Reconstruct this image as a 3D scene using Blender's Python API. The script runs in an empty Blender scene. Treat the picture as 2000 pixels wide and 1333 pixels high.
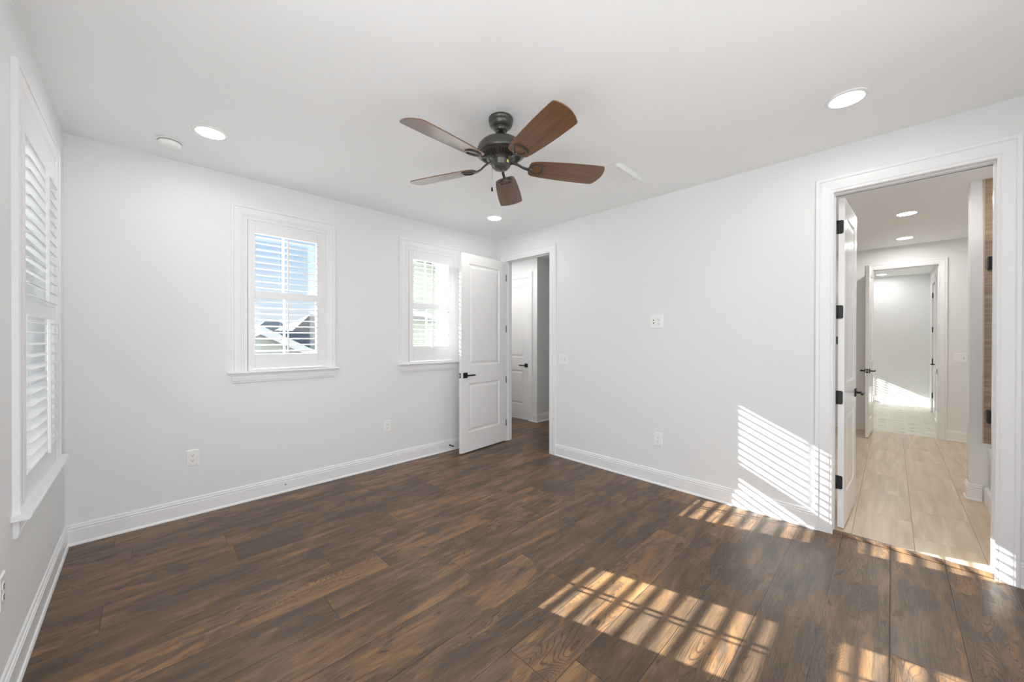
import bpy, bmesh, math, random
from mathutils import Vector, Matrix
random.seed(7)
D = bpy.data
C = bpy.context.scene.collection
PI = math.pi

# ------------------------------------------------------------------ camera, sky, sun, exposure
sc = bpy.context.scene
sc.view_settings.view_transform = 'Standard'
sc.view_settings.look = 'None'
sc.view_settings.gamma = 1.0
sc.view_settings.exposure = 0.63
sc.view_settings.use_curve_mapping = False
try:
    sc.cycles.use_denoising = True
    sc.cycles.max_bounces = 14
    sc.cycles.diffuse_bounces = 9
    sc.cycles.glossy_bounces = 5
    sc.cycles.transparent_max_bounces = 16
    sc.cycles.sample_clamp_indirect = 6.0
    sc.cycles.caustics_reflective = False
    sc.cycles.caustics_refractive = False
except Exception:
    pass

F_PX, CY_PX = 730.82, 664.645
YAW, PITCH, ROLL = 0.7778, -0.0041, 0.0012
CAM = Vector((0.3742, -3.8388, 1.3849))
_fw = Vector((math.sin(YAW), math.cos(YAW), 0)); _rt = Vector((math.cos(YAW), -math.sin(YAW), 0)); _up = Vector((0, 0, 1))
_f2 = _fw * math.cos(PITCH) + _up * math.sin(PITCH); _u2 = _up * math.cos(PITCH) - _fw * math.sin(PITCH)
_r = _rt * math.cos(ROLL) + _u2 * math.sin(ROLL); _u = _u2 * math.cos(ROLL) - _rt * math.sin(ROLL)
cam_data = D.cameras.new('camera')
cam_data.sensor_width = 36.0
cam_data.lens = 36.0 * F_PX / 2000.0
cam_data.shift_y = (CY_PX - 666.5) / 2000.0
cam_data.clip_start = 0.02
cam_data.clip_end = 400
cam = D.objects.new('camera', cam_data)
C.objects.link(cam)
m = Matrix(((_r.x, _u.x, -_f2.x, CAM.x), (_r.y, _u.y, -_f2.y, CAM.y), (_r.z, _u.z, -_f2.z, CAM.z), (0, 0, 0, 1)))
cam.matrix_world = m
sc.camera = cam

SUN_STRENGTH = 26.0
SUN_DIR = Vector((0.297, -1.0, -0.487)).normalized()
sun_data = D.lights.new('sun', 'SUN')
sun_data.energy = SUN_STRENGTH
sun_data.angle = math.radians(0.25)
sun_data.color = (1.0, 0.975, 0.95)
sun = D.objects.new('sun', sun_data)
sun.rotation_euler = SUN_DIR.to_track_quat('-Z', 'Y').to_euler()
sun.location = (-3, 10, 9)
C.objects.link(sun)

SKY_STRENGTH = 1.05
DOWNLIGHT = 50.0
BATHLIGHT = 106.0
HALLFILL = 76.0
FARLIGHT = 78.0

world = D.worlds.new('sky')
sc.world = world
world.use_nodes = True
wn, wl = world.node_tree.nodes, world.node_tree.links
wn.clear()
wo = wn.new('ShaderNodeOutputWorld'); wb = wn.new('ShaderNodeBackground')
tc = wn.new('ShaderNodeTexCoord'); sx = wn.new('ShaderNodeSeparateXYZ'); rp = wn.new('ShaderNodeValToRGB')
mr = wn.new('ShaderNodeMapRange'); mr.inputs[1].default_value = -1; mr.inputs[2].default_value = 1
el = rp.color_ramp.elements
el[0].position = 0.0; el[0].color = (2.4, 2.42, 2.44, 1)
el[1].position = 1.0; el[1].color = (0.30, 0.46, 0.74, 1)
for p, c in ((0.47, (2.1, 2.11, 2.12, 1)), (0.495, (1.2, 1.2, 1.2, 1)), (0.505, (0.52, 0.545, 0.58, 1)), (0.56, (0.41, 0.485, 0.59, 1)), (0.64, (0.28, 0.40, 0.575, 1))):
    e = el.new(p); e.color = c
wl.new(tc.outputs['Generated'], sx.inputs[0]); wl.new(sx.outputs[2], mr.inputs[0]); wl.new(mr.outputs[0], rp.inputs[0])
# sky made brighter away from the sun, added to light the room
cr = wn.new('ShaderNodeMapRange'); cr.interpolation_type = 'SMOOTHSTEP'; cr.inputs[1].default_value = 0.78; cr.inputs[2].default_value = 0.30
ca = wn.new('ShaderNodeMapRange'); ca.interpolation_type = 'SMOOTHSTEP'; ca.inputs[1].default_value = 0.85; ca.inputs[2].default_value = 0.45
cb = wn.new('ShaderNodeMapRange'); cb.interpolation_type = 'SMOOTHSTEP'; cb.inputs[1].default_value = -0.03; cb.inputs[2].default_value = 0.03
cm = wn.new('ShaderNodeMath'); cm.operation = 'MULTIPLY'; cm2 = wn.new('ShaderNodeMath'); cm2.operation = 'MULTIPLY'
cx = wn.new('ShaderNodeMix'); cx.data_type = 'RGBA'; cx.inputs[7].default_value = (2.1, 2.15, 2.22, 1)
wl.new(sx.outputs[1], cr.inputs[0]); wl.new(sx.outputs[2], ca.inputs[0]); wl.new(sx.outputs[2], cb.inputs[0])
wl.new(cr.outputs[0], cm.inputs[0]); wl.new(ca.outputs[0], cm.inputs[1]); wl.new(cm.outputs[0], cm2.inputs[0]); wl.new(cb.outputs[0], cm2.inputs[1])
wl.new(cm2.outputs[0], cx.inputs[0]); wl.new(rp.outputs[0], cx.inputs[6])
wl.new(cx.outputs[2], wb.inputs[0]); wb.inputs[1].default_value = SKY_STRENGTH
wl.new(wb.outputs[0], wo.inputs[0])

# ------------------------------------------------------------------ measured sizes (metres)
W = 3.862            # room width, back wall runs along x at y = 0
H = 2.74             # ceiling
YF = -4.80           # front wall, behind the camera
TR = 0.115           # thickness of the inner wall
XB = 8.21            # far bathroom wall
XB2 = XB + 0.115
XF = 11.88           # far wall of the room beyond
DH = 2.42            # door openings

# ------------------------------------------------------------------ materials
def mat(name):
    m = D.materials.new(name); m.use_nodes = True
    return m, m.node_tree.nodes, m.node_tree.links, m.node_tree.nodes['Principled BSDF']

def paint(name, col, rough=0.5, spec=0.5, bump=0.0, scale=60, coat=0.0, metal=0.0):
    m, n, l, b = mat(name)
    tx = n.new('ShaderNodeTexCoord')
    no = n.new('ShaderNodeTexNoise'); no.inputs['Scale'].default_value = scale; no.inputs['Detail'].default_value = 3
    l.new(tx.outputs['Object'], no.inputs['Vector'])
    mx = n.new('ShaderNodeMix'); mx.data_type = 'RGBA'
    l.new(no.outputs[0], mx.inputs[0])
    mx.inputs[6].default_value = (col[0] * .985, col[1] * .985, col[2] * .985, 1)
    mx.inputs[7].default_value = (min(1, col[0] * 1.015), min(1, col[1] * 1.015), min(1, col[2] * 1.015), 1)
    l.new(mx.outputs[2], b.inputs['Base Color'])
    b.inputs['Roughness'].default_value = rough
    b.inputs['Specular IOR Level'].default_value = spec
    b.inputs['Metallic'].default_value = metal
    b.inputs['Coat Weight'].default_value = coat
    b.inputs['Coat Roughness'].default_value = 0.12
    if bump:
        bp = n.new('ShaderNodeBump'); bp.inputs['Strength'].default_value = bump; bp.inputs['Distance'].default_value = 0.002
        l.new(no.outputs[0], bp.inputs['Height']); l.new(bp.outputs[0], b.inputs['Normal'])
    return m

M_WALL = paint('wall_paint', (0.81, 0.817, 0.82), 0.6, 0.25, 0.05, 220)
M_CEIL = paint('ceiling_paint', (0.92, 0.928, 0.932), 0.8, 0.15, 0.05, 220)
M_TRIM = paint('trim_paint', (0.85, 0.853, 0.86), 0.32, 0.45)
M_DOOR = paint('door_paint', (0.86, 0.86, 0.86), 0.22, 0.5)
M_SHUT = paint('shutter_paint', (0.83, 0.83, 0.835), 0.35, 0.45)
M_PLATE = paint('plate_plastic', (0.88, 0.88, 0.875), 0.3, 0.5)
M_BLACK = paint('black_hardware', (0.022, 0.022, 0.022), 0.4, 0.5, 0, 60, 0, 0.3)
M_BRONZE = paint('fan_bronze', (0.085, 0.082, 0.074), 0.36, 0.5, 0, 40, 0.2, 0.6)
M_DARK = paint('dark_slot', (0.02, 0.02, 0.02), 0.7, 0.2)
M_TUB = paint('tub_enamel', (0.88, 0.88, 0.89), 0.08, 0.6)
M_VINYL = paint('window_vinyl', (0.88, 0.88, 0.87), 0.4, 0.4)
M_CHROME = paint('satin_nickel', (0.55, 0.53, 0.50), 0.3, 0.5, 0, 60, 0, 1.0)
M_EDGE = paint('tile_edge_metal', (0.62, 0.50, 0.42), 0.35, 0.5, 0, 60, 0, 0.4)
M_SWITCH = paint('switch_gap', (0.30, 0.30, 0.30), 0.6)
M_YELLOW = paint('yellow_tag', (0.75, 0.68, 0.20), 0.5)

def emit(name, col, s):
    m = D.materials.new(name); m.use_nodes = True
    n, l = m.node_tree.nodes, m.node_tree.links
    n.clear(); o = n.new('ShaderNodeOutputMaterial'); e = n.new('ShaderNodeEmission')
    e.inputs[0].default_value = (*col, 1); e.inputs[1].default_value = s
    l.new(e.outputs[0], o.inputs[0])
    return m
M_LAMP = emit('lamp_diffuser', (1.0, 0.98, 0.955), DOWNLIGHT)
M_LAMPB = emit('bath_lamp_diffuser', (1.0, 0.965, 0.925), BATHLIGHT)
M_FILLH = emit('hall_fill_diffuser', (1.0, 0.97, 0.94), HALLFILL)
M_LAMPF = emit('far_lamp_diffuser', (1.0, 0.97, 0.94), FARLIGHT)

def glass(name, tint=(0.97, 0.99, 0.985)):
    m = D.materials.new(name); m.use_nodes = True
    n, l = m.node_tree.nodes, m.node_tree.links
    n.clear(); o = n.new('ShaderNodeOutputMaterial')
    t = n.new('ShaderNodeBsdfTransparent'); t.inputs[0].default_value = (*tint, 1)
    g = n.new('ShaderNodeBsdfGlossy'); g.inputs['Roughness'].default_value = 0.02
    f = n.new('ShaderNodeFresnel'); f.inputs[0].default_value = 1.35
    mx = n.new('ShaderNodeMixShader')
    l.new(f.outputs[0], mx.inputs[0]); l.new(t.outputs[0], mx.inputs[1]); l.new(g.outputs[0], mx.inputs[2]); l.new(mx.outputs[0], o.inputs[0])
    return m
M_GLASS = glass('window_glass')

class NG:
    """short helpers for node graphs"""
    def __init__(s, n, l): s.n, s.l = n, l
    def _in(s, sock, v):
        if hasattr(v, 'is_linked') or hasattr(v, 'links'): s.l.new(v, sock)
        else: sock.default_value = v
    def math(s, op, a, b=0.0, c=0.0):
        k = s.n.new('ShaderNodeMath'); k.operation = op
        s._in(k.inputs[0], a); s._in(k.inputs[1], b); s._in(k.inputs[2], c)
        return k.outputs[0]
    def xyz(s, x, y, z):
        k = s.n.new('ShaderNodeCombineXYZ')
        for i, v in enumerate((x, y, z)): s._in(k.inputs[i], v)
        return k.outputs[0]
    def white(s, vec):
        k = s.n.new('ShaderNodeTexWhiteNoise'); k.noise_dimensions = '3D'; s.l.new(vec, k.inputs['Vector']); return k.outputs['Value']
    def noise(s, vec, scale=1.0, detail=3.0, rough=0.5, dist=0.0):
        k = s.n.new('ShaderNodeTexNoise'); s.l.new(vec, k.inputs['Vector'])
        k.inputs['Scale'].default_value = scale; k.inputs['Detail'].default_value = detail
        k.inputs['Roughness'].default_value = rough; k.inputs['Distortion'].default_value = dist
        return k.outputs[0]
    def ramp(s, v, stops, interp='LINEAR'):
        k = s.n.new('ShaderNodeValToRGB'); k.color_ramp.interpolation = interp
        e = k.color_ramp.elements
        e[0].position, e[0].color = stops[0][0], (*stops[0][1], 1)
        e[1].position, e[1].color = stops[-1][0], (*stops[-1][1], 1)
        for p, c in stops[1:-1]:
            q = e.new(p); q.color = (*c, 1)
        s.l.new(v, k.inputs[0]); return k.outputs[0]
    def step(s, v, a, b, lo=0.0, hi=1.0):
        k = s.n.new('ShaderNodeMapRange'); k.clamp = True; k.interpolation_type = 'SMOOTHSTEP'
        s._in(k.inputs[0], v)
        for i, x in enumerate((a, b, lo, hi)): k.inputs[i + 1].default_value = x
        return k.outputs[0]
    def mix(s, f, a, b, mode='MIX'):
        k = s.n.new('ShaderNodeMix'); k.data_type = 'RGBA'; k.blend_type = mode
        s._in(k.inputs[0], f)
        for i, v in ((6, a), (7, b)):
            if isinstance(v, tuple): k.inputs[i].default_value = (*v, 1)
            else: s.l.new(v, k.inputs[i])
        return k.outputs[2]
    def pos(s):
        g = s.n.new('ShaderNodeNewGeometry'); k = s.n.new('ShaderNodeSeparateXYZ'); s.l.new(g.outputs['Position'], k.inputs[0])
        return k.outputs[0], k.outputs[1], k.outputs[2]

def siding(name, col, pitch=0.15):
    m, n, l, b = mat(name); g = NG(n, l)
    x, y, z = g.pos()
    v = g.math('FRACT', g.math('DIVIDE', z, pitch))
    c = g.mix(g.step(v, 0.0, 0.14, 0.45, 0.0), col, tuple(k * 0.55 for k in col))
    l.new(c, b.inputs['Base Color']); b.inputs['Roughness'].default_value = 0.7
    return m
def wood_floor():
    m, n, l, b = mat('wood_plank_floor'); g = NG(n, l)
    x, y, z = g.pos()
    yy = g.math('DIVIDE', g.math('ADD', y, 3.60 + 23.7), 0.237)
    row = g.math('FLOOR', yy); v = g.math('FRACT', yy)
    off = g.white(g.xyz(row, 3.1, 0.7))
    xx = g.math('ADD', g.math('DIVIDE', g.math('ADD', x, 20.0), 1.52), g.math('MULTIPLY', off, 7.0))
    col = g.math('FLOOR', xx); u = g.math('FRACT', xx)
    pid = g.white(g.xyz(row, col, 1.3)); pid2 = g.white(g.xyz(row, col, 9.7))
    seed = g.math('MULTIPLY', pid, 40.0); seed2 = g.math('MULTIPLY', pid2, 55.0)
    # broad tone patches inside each plank, stretched along the grain
    tone = g.noise(g.xyz(g.math('MULTIPLY', x, 1.9), g.math('MULTIPLY', y, 11.0), seed), 1.0, 5.0, 0.62, 0.6)
    tone = g.math('ADD', tone, g.math('MULTIPLY', g.math('SUBTRACT', pid2, 0.5), 0.20))
    base = g.ramp(tone, [(0.27, (0.050, 0.032, 0.020)), (0.42, (0.100, 0.060, 0.032)), (0.52, (0.148, 0.084, 0.041)), (0.62, (0.235, 0.125, 0.052)), (0.76, (0.33, 0.185, 0.082))])
    # cool smoky stain
    smoke = g.noise(g.xyz(g.math('MULTIPLY', x, 2.6), g.math('MULTIPLY', y, 9.0), seed2), 1.0, 6.0, 0.68, 0.8)
    base = g.mix(g.step(smoke, 0.50, 0.60, 0.0, 0.75), base, (0.068, 0.049, 0.036))
    # cathedral grain: contour lines of a stretched noise
    cn = g.noise(g.xyz(g.math('MULTIPLY', x, 1.5), g.math('MULTIPLY', y, 10.0), seed), 1.0, 1.2, 0.4, 0.35)
    ring = g.math('FRACT', g.math('MULTIPLY', cn, 34.0))
    ring = g.math('ABSOLUTE', g.math('SUBTRACT', ring, 0.5))
    line = g.step(ring, 0.02, 0.20, 1.0, 0.0)
    mask = g.step(g.noise(g.xyz(g.math('MULTIPLY', x, 1.1), g.math('MULTIPLY', y, 3.4), seed2), 1.0, 2.0), 0.42, 0.62, 0.10, 0.75)
    lm = g.math('MULTIPLY', line, mask)
    base = g.mix(lm, base, (0.030, 0.021, 0.015))
    # fine fibres, light and dark
    fib = g.noise(g.xyz(g.math('MULTIPLY', x, 9.0), g.math('MULTIPLY', y, 210.0), seed), 1.0, 4.0, 0.65)
    base = g.mix(g.step(fib, 0.50, 0.72, 0.0, 0.45), base, (0.20, 0.132, 0.080))
    base = g.mix(g.step(fib, 0.48, 0.30, 0.0, 0.50), base, (0.032, 0.023, 0.017))
    # knots and worn blotches
    kn = g.noise(g.xyz(g.math('MULTIPLY', x, 5.5), g.math('MULTIPLY', y, 14.0), seed2), 1.0, 4.0, 0.6, 0.6)
    base = g.mix(g.step(kn, 0.63, 0.72, 0.0, 0.85), base, (0.026, 0.020, 0.017))
    # seams
    dv = g.math('MULTIPLY', g.math('MINIMUM', v, g.math('SUBTRACT', 1.0, v)), 0.237)
    du = g.math('MULTIPLY', g.math('MINIMUM', u, g.math('SUBTRACT', 1.0, u)), 1.52)
    d = g.math('MINIMUM', dv, du)
    base = g.mix(g.step(d, 0.0009, 0.0021, 0.9, 0.0), base, (0.022, 0.016, 0.012))
    l.new(base, b.inputs['Base Color'])
    l.new(g.step(smoke, 0.3, 0.7, 0.30, 0.42), b.inputs['Roughness'])
    b.inputs['Specular IOR Level'].default_value = 0.48
    bp = n.new('ShaderNodeBump'); bp.inputs['Strength'].default_value = 0.35; bp.inputs['Distance'].default_value = 0.0015
    hgt = g.math('ADD', g.math('MULTIPLY', fib, 0.30), g.math('ADD', g.step(d, 0.0, 0.004, 0.0, 1.2), g.math('MULTIPLY', lm, -0.4)))
    l.new(hgt, bp.inputs['Height']); l.new(bp.outputs[0], b.inputs['Normal'])
    return m
M_WOOD = wood_floor()

def bath_tile():
    m, n, l, b = mat('beige_floor_tile'); g = NG(n, l)
    x, y, z = g.pos()
    yy = g.math('DIVIDE', g.math('ADD', y, 3.950 + 15.4), 0.308)
    row = g.math('FLOOR', yy); v = g.math('FRACT', yy)
    par = g.math('MULTIPLY', g.math('MODULO', row, 2.0), 0.5)
    xx = g.math('ADD', g.math('DIVIDE', g.math('SUBTRACT', x, 3.29), 0.608), par)
    col = g.math('FLOOR', xx); u = g.math('FRACT', xx)
    pid = g.white(g.xyz(row, col, 2.0))
    vein = g.noise(g.xyz(g.math('MULTIPLY', x, 1.3), g.math('MULTIPLY', y, 15.0), g.math('MULTIPLY', pid, 30.0)), 1.0, 5.0, 0.6, 0.5)
    c = g.ramp(vein, [(0.3, (0.47, 0.36, 0.245)), (0.5, (0.585, 0.465, 0.335)), (0.68, (0.69, 0.575, 0.435))])
    c = g.mix(g.math('MULTIPLY', pid, 0.25), c, (0.66, 0.55, 0.415))
    dv = g.math('MULTIPLY', g.math('MINIMUM', v, g.math('SUBTRACT', 1.0, v)), 0.308)
    du = g.math('MULTIPLY', g.math('MINIMUM', u, g.math('SUBTRACT', 1.0, u)), 0.608)
    d1 = g.step(dv, 0.0008, 0.0018, 1.0, 0.0)
    d2 = g.step(du, 0.0008, 0.0018, 0.65, 0.0)
    dd = g.math('MAXIMUM', d1, d2)
    c = g.mix(dd, c, (0.19, 0.15, 0.11))
    l.new(c, b.inputs['Base Color'])
    b.inputs['Roughness'].default_value = 0.33
    bp = n.new('ShaderNodeBump'); bp.inputs['Strength'].default_value = 0.3; bp.inputs['Distance'].default_value = 0.002
    l.new(g.math('SUBTRACT', 1.0, dd), bp.inputs['Height']); l.new(bp.outputs[0], b.inputs['Normal'])
    return m
M_TILE = bath_tile()

def far_tile():
    m, n, l, b = mat('pale_streaked_floor'); g = NG(n, l)
    x, y, z = g.pos()
    t = g.noise(g.xyz(g.math('MULTIPLY', x, 6.0), g.math('MULTIPLY', y, 3.0), z), 1.0, 4.0)
    c = g.ramp(t, [(0.3, (0.60, 0.575, 0.49)), (0.7, (0.74, 0.715, 0.63))])
    s = g.noise(g.xyz(g.math('MULTIPLY', x, 11.0), g.math('MULTIPLY', y, 6.0), 4.0), 1.0, 2.0, 0.55, 0.2)
    s2 = g.noise(g.xyz(g.math('MULTIPLY', x, 40.0), g.math('MULTIPLY', y, 14.0), 1.0), 1.0, 2.0)
    k = g.math('MULTIPLY', g.step(s, 0.60, 0.68), g.step(s2, 0.38, 0.55))
    c = g.mix(g.math('MULTIPLY', k, 0.85), c, (0.16, 0.145, 0.12))
    u = g.math('FRACT', g.math('DIVIDE', g.math('ADD', y, 20.0), 0.20))
    d = g.math('MULTIPLY', g.math('MINIMUM', u, g.math('SUBTRACT', 1.0, u)), 0.20)
    c = g.mix(g.step(d, 0.002, 0.006, 0.6, 0.0), c, (0.78, 0.77, 0.73))
    l.new(c, b.inputs['Base Color']); b.inputs['Roughness'].default_value = 0.4
    return m
M_FAR = far_tile()

def surround_tile():
    m, n, l, b = mat('woodgrain_wall_tile'); g = NG(n, l)
    x, y, z = g.pos()
    t = g.noise(g.xyz(g.math('ADD', g.math('MULTIPLY', x, 2.0), g.math('MULTIPLY', y, 2.5)), 0.0, g.math('MULTIPLY', z, 38.0)), 1.0, 5.0, 0.6, 0.4)
    c = g.ramp(t, [(0.3, (0.27, 0.19, 0.125)), (0.5, (0.37, 0.275, 0.19)), (0.72, (0.50, 0.40, 0.30))])
    v = g.math('FRACT', g.math('DIVIDE', z, 0.305))
    d = g.math('MULTIPLY', g.math('MINIMUM', v, g.math('SUBTRACT', 1.0, v)), 0.305)
    c = g.mix(g.step(d, 0.001, 0.0025, 0.9, 0.0), c, (0.55, 0.47, 0.38))
    l.new(c, b.inputs['Base Color']); b.inputs['Roughness'].default_value = 0.3
    return m
M_SURR = surround_tile()

def blade_wood():
    m, n, l, b = mat('walnut_blade'); g = NG(n, l)
    tx = n.new('ShaderNodeTexCoord'); sp = n.new('ShaderNodeSeparateXYZ'); l.new(tx.outputs['Object'], sp.inputs[0])
    t = g.noise(g.xyz(g.math('MULTIPLY', sp.outputs[0], 3.0), g.math('MULTIPLY', sp.outputs[1], 45.0), 0.0), 1.0, 4.0, 0.6, 0.3)
    c = g.ramp(t, [(0.3, (0.115, 0.052, 0.024)), (0.55, (0.165, 0.080, 0.038)), (0.75, (0.205, 0.105, 0.052))])
    l.new(c, b.inputs['Base Color']); b.inputs['Roughness'].default_value = 0.3
    b.inputs['Coat Weight'].default_value = 0.5; b.inputs['Coat Roughness'].default_value = 0.2
    return m
M_BLADE = blade_wood()

def shingle(name, col):
    m, n, l, b = mat(name); g = NG(n, l)
    x, y, z = g.pos()
    t = g.noise(g.xyz(g.math('MULTIPLY', x, 5.0), g.math('MULTIPLY', y, 5.0), g.math('MULTIPLY', z, 14.0)), 1.0, 3.0)
    c = g.ramp(t, [(0.3, tuple(k * .8 for k in col)), (0.7, tuple(k * 1.2 for k in col))])
    l.new(c, b.inputs['Base Color']); b.inputs['Roughness'].default_value = 0.85
    return m
M_SIDE1 = siding('grey_siding', (0.30, 0.31, 0.295)); M_SIDE2 = siding('cream_siding', (0.27, 0.285, 0.245))
M_SHING = shingle('slate_shingles', (0.035, 0.050, 0.070)); M_SHING2 = shingle('taupe_shingles', (0.042, 0.042, 0.042))
M_FASC = paint('fascia_paint', (0.36, 0.37, 0.40), 0.5)
M_GROUND = paint('dry_ground', (0.30, 0.31, 0.27), 0.9, 0.1, 0, 2)

# ------------------------------------------------------------------ mesh helpers
class MB:
    def __init__(s): s.bm = bmesh.new()
    def face(s, pts):
        return s.bm.faces.new([s.bm.verts.new(p) for p in pts])
    def box(s, x0, x1, y0, y1, z0, z1):
        v = [s.bm.verts.new(p) for p in ((x0, y0, z0), (x1, y0, z0), (x1, y1, z0), (x0, y1, z0), (x0, y0, z1), (x1, y0, z1), (x1, y1, z1), (x0, y1, z1))]
        for f in ((3, 2, 1, 0), (4, 5, 6, 7), (0, 1, 5, 4), (1, 2, 6, 5), (2, 3, 7, 6), (3, 0, 4, 7)):
            s.bm.faces.new([v[i] for i in f])
        return s
    def loft(s, rings, closed_ring=True, cap=True, smooth=False):
        R = [[s.bm.verts.new(p) for p in r] for r in rings]
        k = len(R[0])
        for a, b in zip(R[:-1], R[1:]):
            for i in range(k if closed_ring else k - 1):
                j = (i + 1) % k
                f = s.bm.faces.new((a[i], a[j], b[j], b[i])); f.smooth = smooth
        if cap:
            s.bm.faces.new(R[0][::-1]); s.bm.faces.new(R[-1])
        return s
    def lathe(s, prof, n=32, c=(0, 0, 0), smooth=True, cap=True):
        rings = []
        for r, z in prof:
            rings.append([(c[0] + r * math.cos(2 * PI * i / n), c[1] + r * math.sin(2 * PI * i / n), c[2] + z) for i in range(n)])
        return s.loft(rings, True, cap, smooth)
    def tube(s, pts, r, n=8, smooth=True):
        pts = [Vector(p) for p in pts]; rings = []
        for i, p in enumerate(pts):
            t = (pts[min(i + 1, len(pts) - 1)] - pts[max(i - 1, 0)]).normalized()
            a = t.cross(Vector((0, 0, 1)))
            if a.length < 1e-4: a = t.cross(Vector((1, 0, 0)))
            a.normalize(); b = t.cross(a)
            rr = r[i] if isinstance(r, (list, tuple)) else r
            rings.append([tuple(p + a * (rr * math.cos(2 * PI * k / n)) + b * (rr * math.sin(2 * PI * k / n))) for k in range(n)])
        return s.loft(rings, True, True, smooth)
    def sweep(s, stations):
        """stations: rings of equal length (open profiles) joined along a path, both ends capped"""
        return s.loft(stations, False, False)
    def build(s, name, material, parent=None, loc=None, bevel=0.0, seg=2, smooth_angle=None):
        bmesh.ops.remove_doubles(s.bm, verts=s.bm.verts, dist=1e-6)
        bmesh.ops.recalc_face_normals(s.bm, faces=s.bm.faces)
        me = D.meshes.new(name); s.bm.to_mesh(me); s.bm.free()
        me.materials.append(material)
        o = D.objects.new(name, me); C.objects.link(o)
        if parent is not None: o.parent = parent
        if loc is not None: o.location = loc
        if bevel:
            bv = o.modifiers.new('edge', 'BEVEL'); bv.width = bevel; bv.segments = seg; bv.limit_method = 'ANGLE'; bv.angle_limit = math.radians(35)
            bv.harden_normals = False
        return o

def empty(name, loc=(0, 0, 0), rz=0.0, kind=None):
    o = D.objects.new(name, None); o.location = loc; o.rotation_euler = (0, 0, rz); o.empty_display_size = 0.1
    C.objects.link(o)
    if kind: o['kind'] = kind
    return o
def tag(o, label, cat, group=None):
    o['label'] = label; o['category'] = cat
    if group: o['group'] = group
    return o
def struct(o):
    o['kind'] = 'structure'; return o
def copy_tree(o, parent=None):
    c = o.copy(); C.objects.link(c)
    if parent is not None: c.parent = parent
    for ch in list(o.children): copy_tree(ch, c)
    return c

def plate(name, axis, p0, p1, a0, a1, b0, b1, holes, material):
    """wall slab between p0 and p1 on an axis ('x' or 'y'), spanning a (the other axis) and z, with rectangular holes (a0,a1,z0,z1)"""
    A = sorted({a0, a1, *[h[0] for h in holes], *[h[1] for h in holes]}); A = [a for a in A if a0 <= a <= a1]
    B = sorted({b0, b1, *[h[2] for h in holes], *[h[3] for h in holes]}); B = [b for b in B if b0 <= b <= b1]
    def solid(i, j):
        if i < 0 or j < 0 or i >= len(A) - 1 or j >= len(B) - 1: return False
        ca, cb = (A[i] + A[i + 1]) / 2, (B[j] + B[j + 1]) / 2
        return not any(h[0] < ca < h[1] and h[2] < cb < h[3] for h in holes)
    P = (lambda p, a, b: (p, a, b)) if axis == 'x' else (lambda p, a, b: (a, p, b))
    mb = MB()
    for i in range(len(A) - 1):
        for j in range(len(B) - 1):
            if not solid(i, j): continue
            for p in (p0, p1):
                mb.face([P(p, A[i], B[j]), P(p, A[i + 1], B[j]), P(p, A[i + 1], B[j + 1]), P(p, A[i], B[j + 1])])
            if not solid(i - 1, j): mb.face([P(p0, A[i], B[j]), P(p1, A[i], B[j]), P(p1, A[i], B[j + 1]), P(p0, A[i], B[j + 1])])
            if not solid(i + 1, j): mb.face([P(p0, A[i + 1], B[j]), P(p1, A[i + 1], B[j]), P(p1, A[i + 1], B[j + 1]), P(p0, A[i + 1], B[j + 1])])
            if not solid(i, j - 1): mb.face([P(p0, A[i], B[j]), P(p1, A[i], B[j]), P(p1, A[i + 1], B[j]), P(p0, A[i + 1], B[j])])
            if not solid(i, j + 1): mb.face([P(p0, A[i], B[j + 1]), P(p1, A[i], B[j + 1]), P(p1, A[i + 1], B[j + 1]), P(p0, A[i + 1], B[j + 1])])
    return struct(mb.build(name, material))

# ------------------------------------------------------------------ the setting
WT = 0.16                      # outer wall thickness
B1 = (0.975, 1.627)            # back wall window openings
B2 = (2.480, 3.131)
BZ = (1.105, 2.42)
LY = (-1.295, -0.405)          # left wall window opening
LZ = (0.675, 2.42)
D1 = (-0.947, -0.180)          # door openings in the right wall
D2 = (-4.258, -3.548)
JG = 0.014                       # jamb liners sit back from the casing edge
D3 = (-4.290, -3.636)          # opening between bathroom and the room beyond
FW = (10.45, 11.10)            # window of the room beyond

plate('wall_back', 'y', 0.0, WT, -WT, W + TR, 0, H, [(*B1, *BZ), (*B2, *BZ)], M_WALL)
plate('wall_left', 'x', -WT, 0.0, YF, 0.0, 0, H, [(*LY, *LZ), (-3.75, -2.75, 0.10, 2.60)], M_WALL)  # second hole is an unseen opening added to let in light
plate('wall_right', 'x', W, W + TR, YF, 0.0, 0, H, [(D1[0] - JG, D1[1] + JG, -1, DH + JG), (D2[0] - JG, D2[1] + JG, -1, DH + JG)], M_WALL)
plate('wall_front', 'y', YF - WT, YF, -WT, W + TR, 0, H, [(0.20, 2.05, 0.06, 2.62)], M_WALL)  # hole behind the camera is an unseen opening, added for fill light
struct(MB().box(0, W, YF, 0, -0.12, 0).build('floor', M_WOOD))
struct(MB().box(-WT, W + TR, YF - WT, WT, H, H + 0.12).build('ceiling', M_CEIL))

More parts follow.
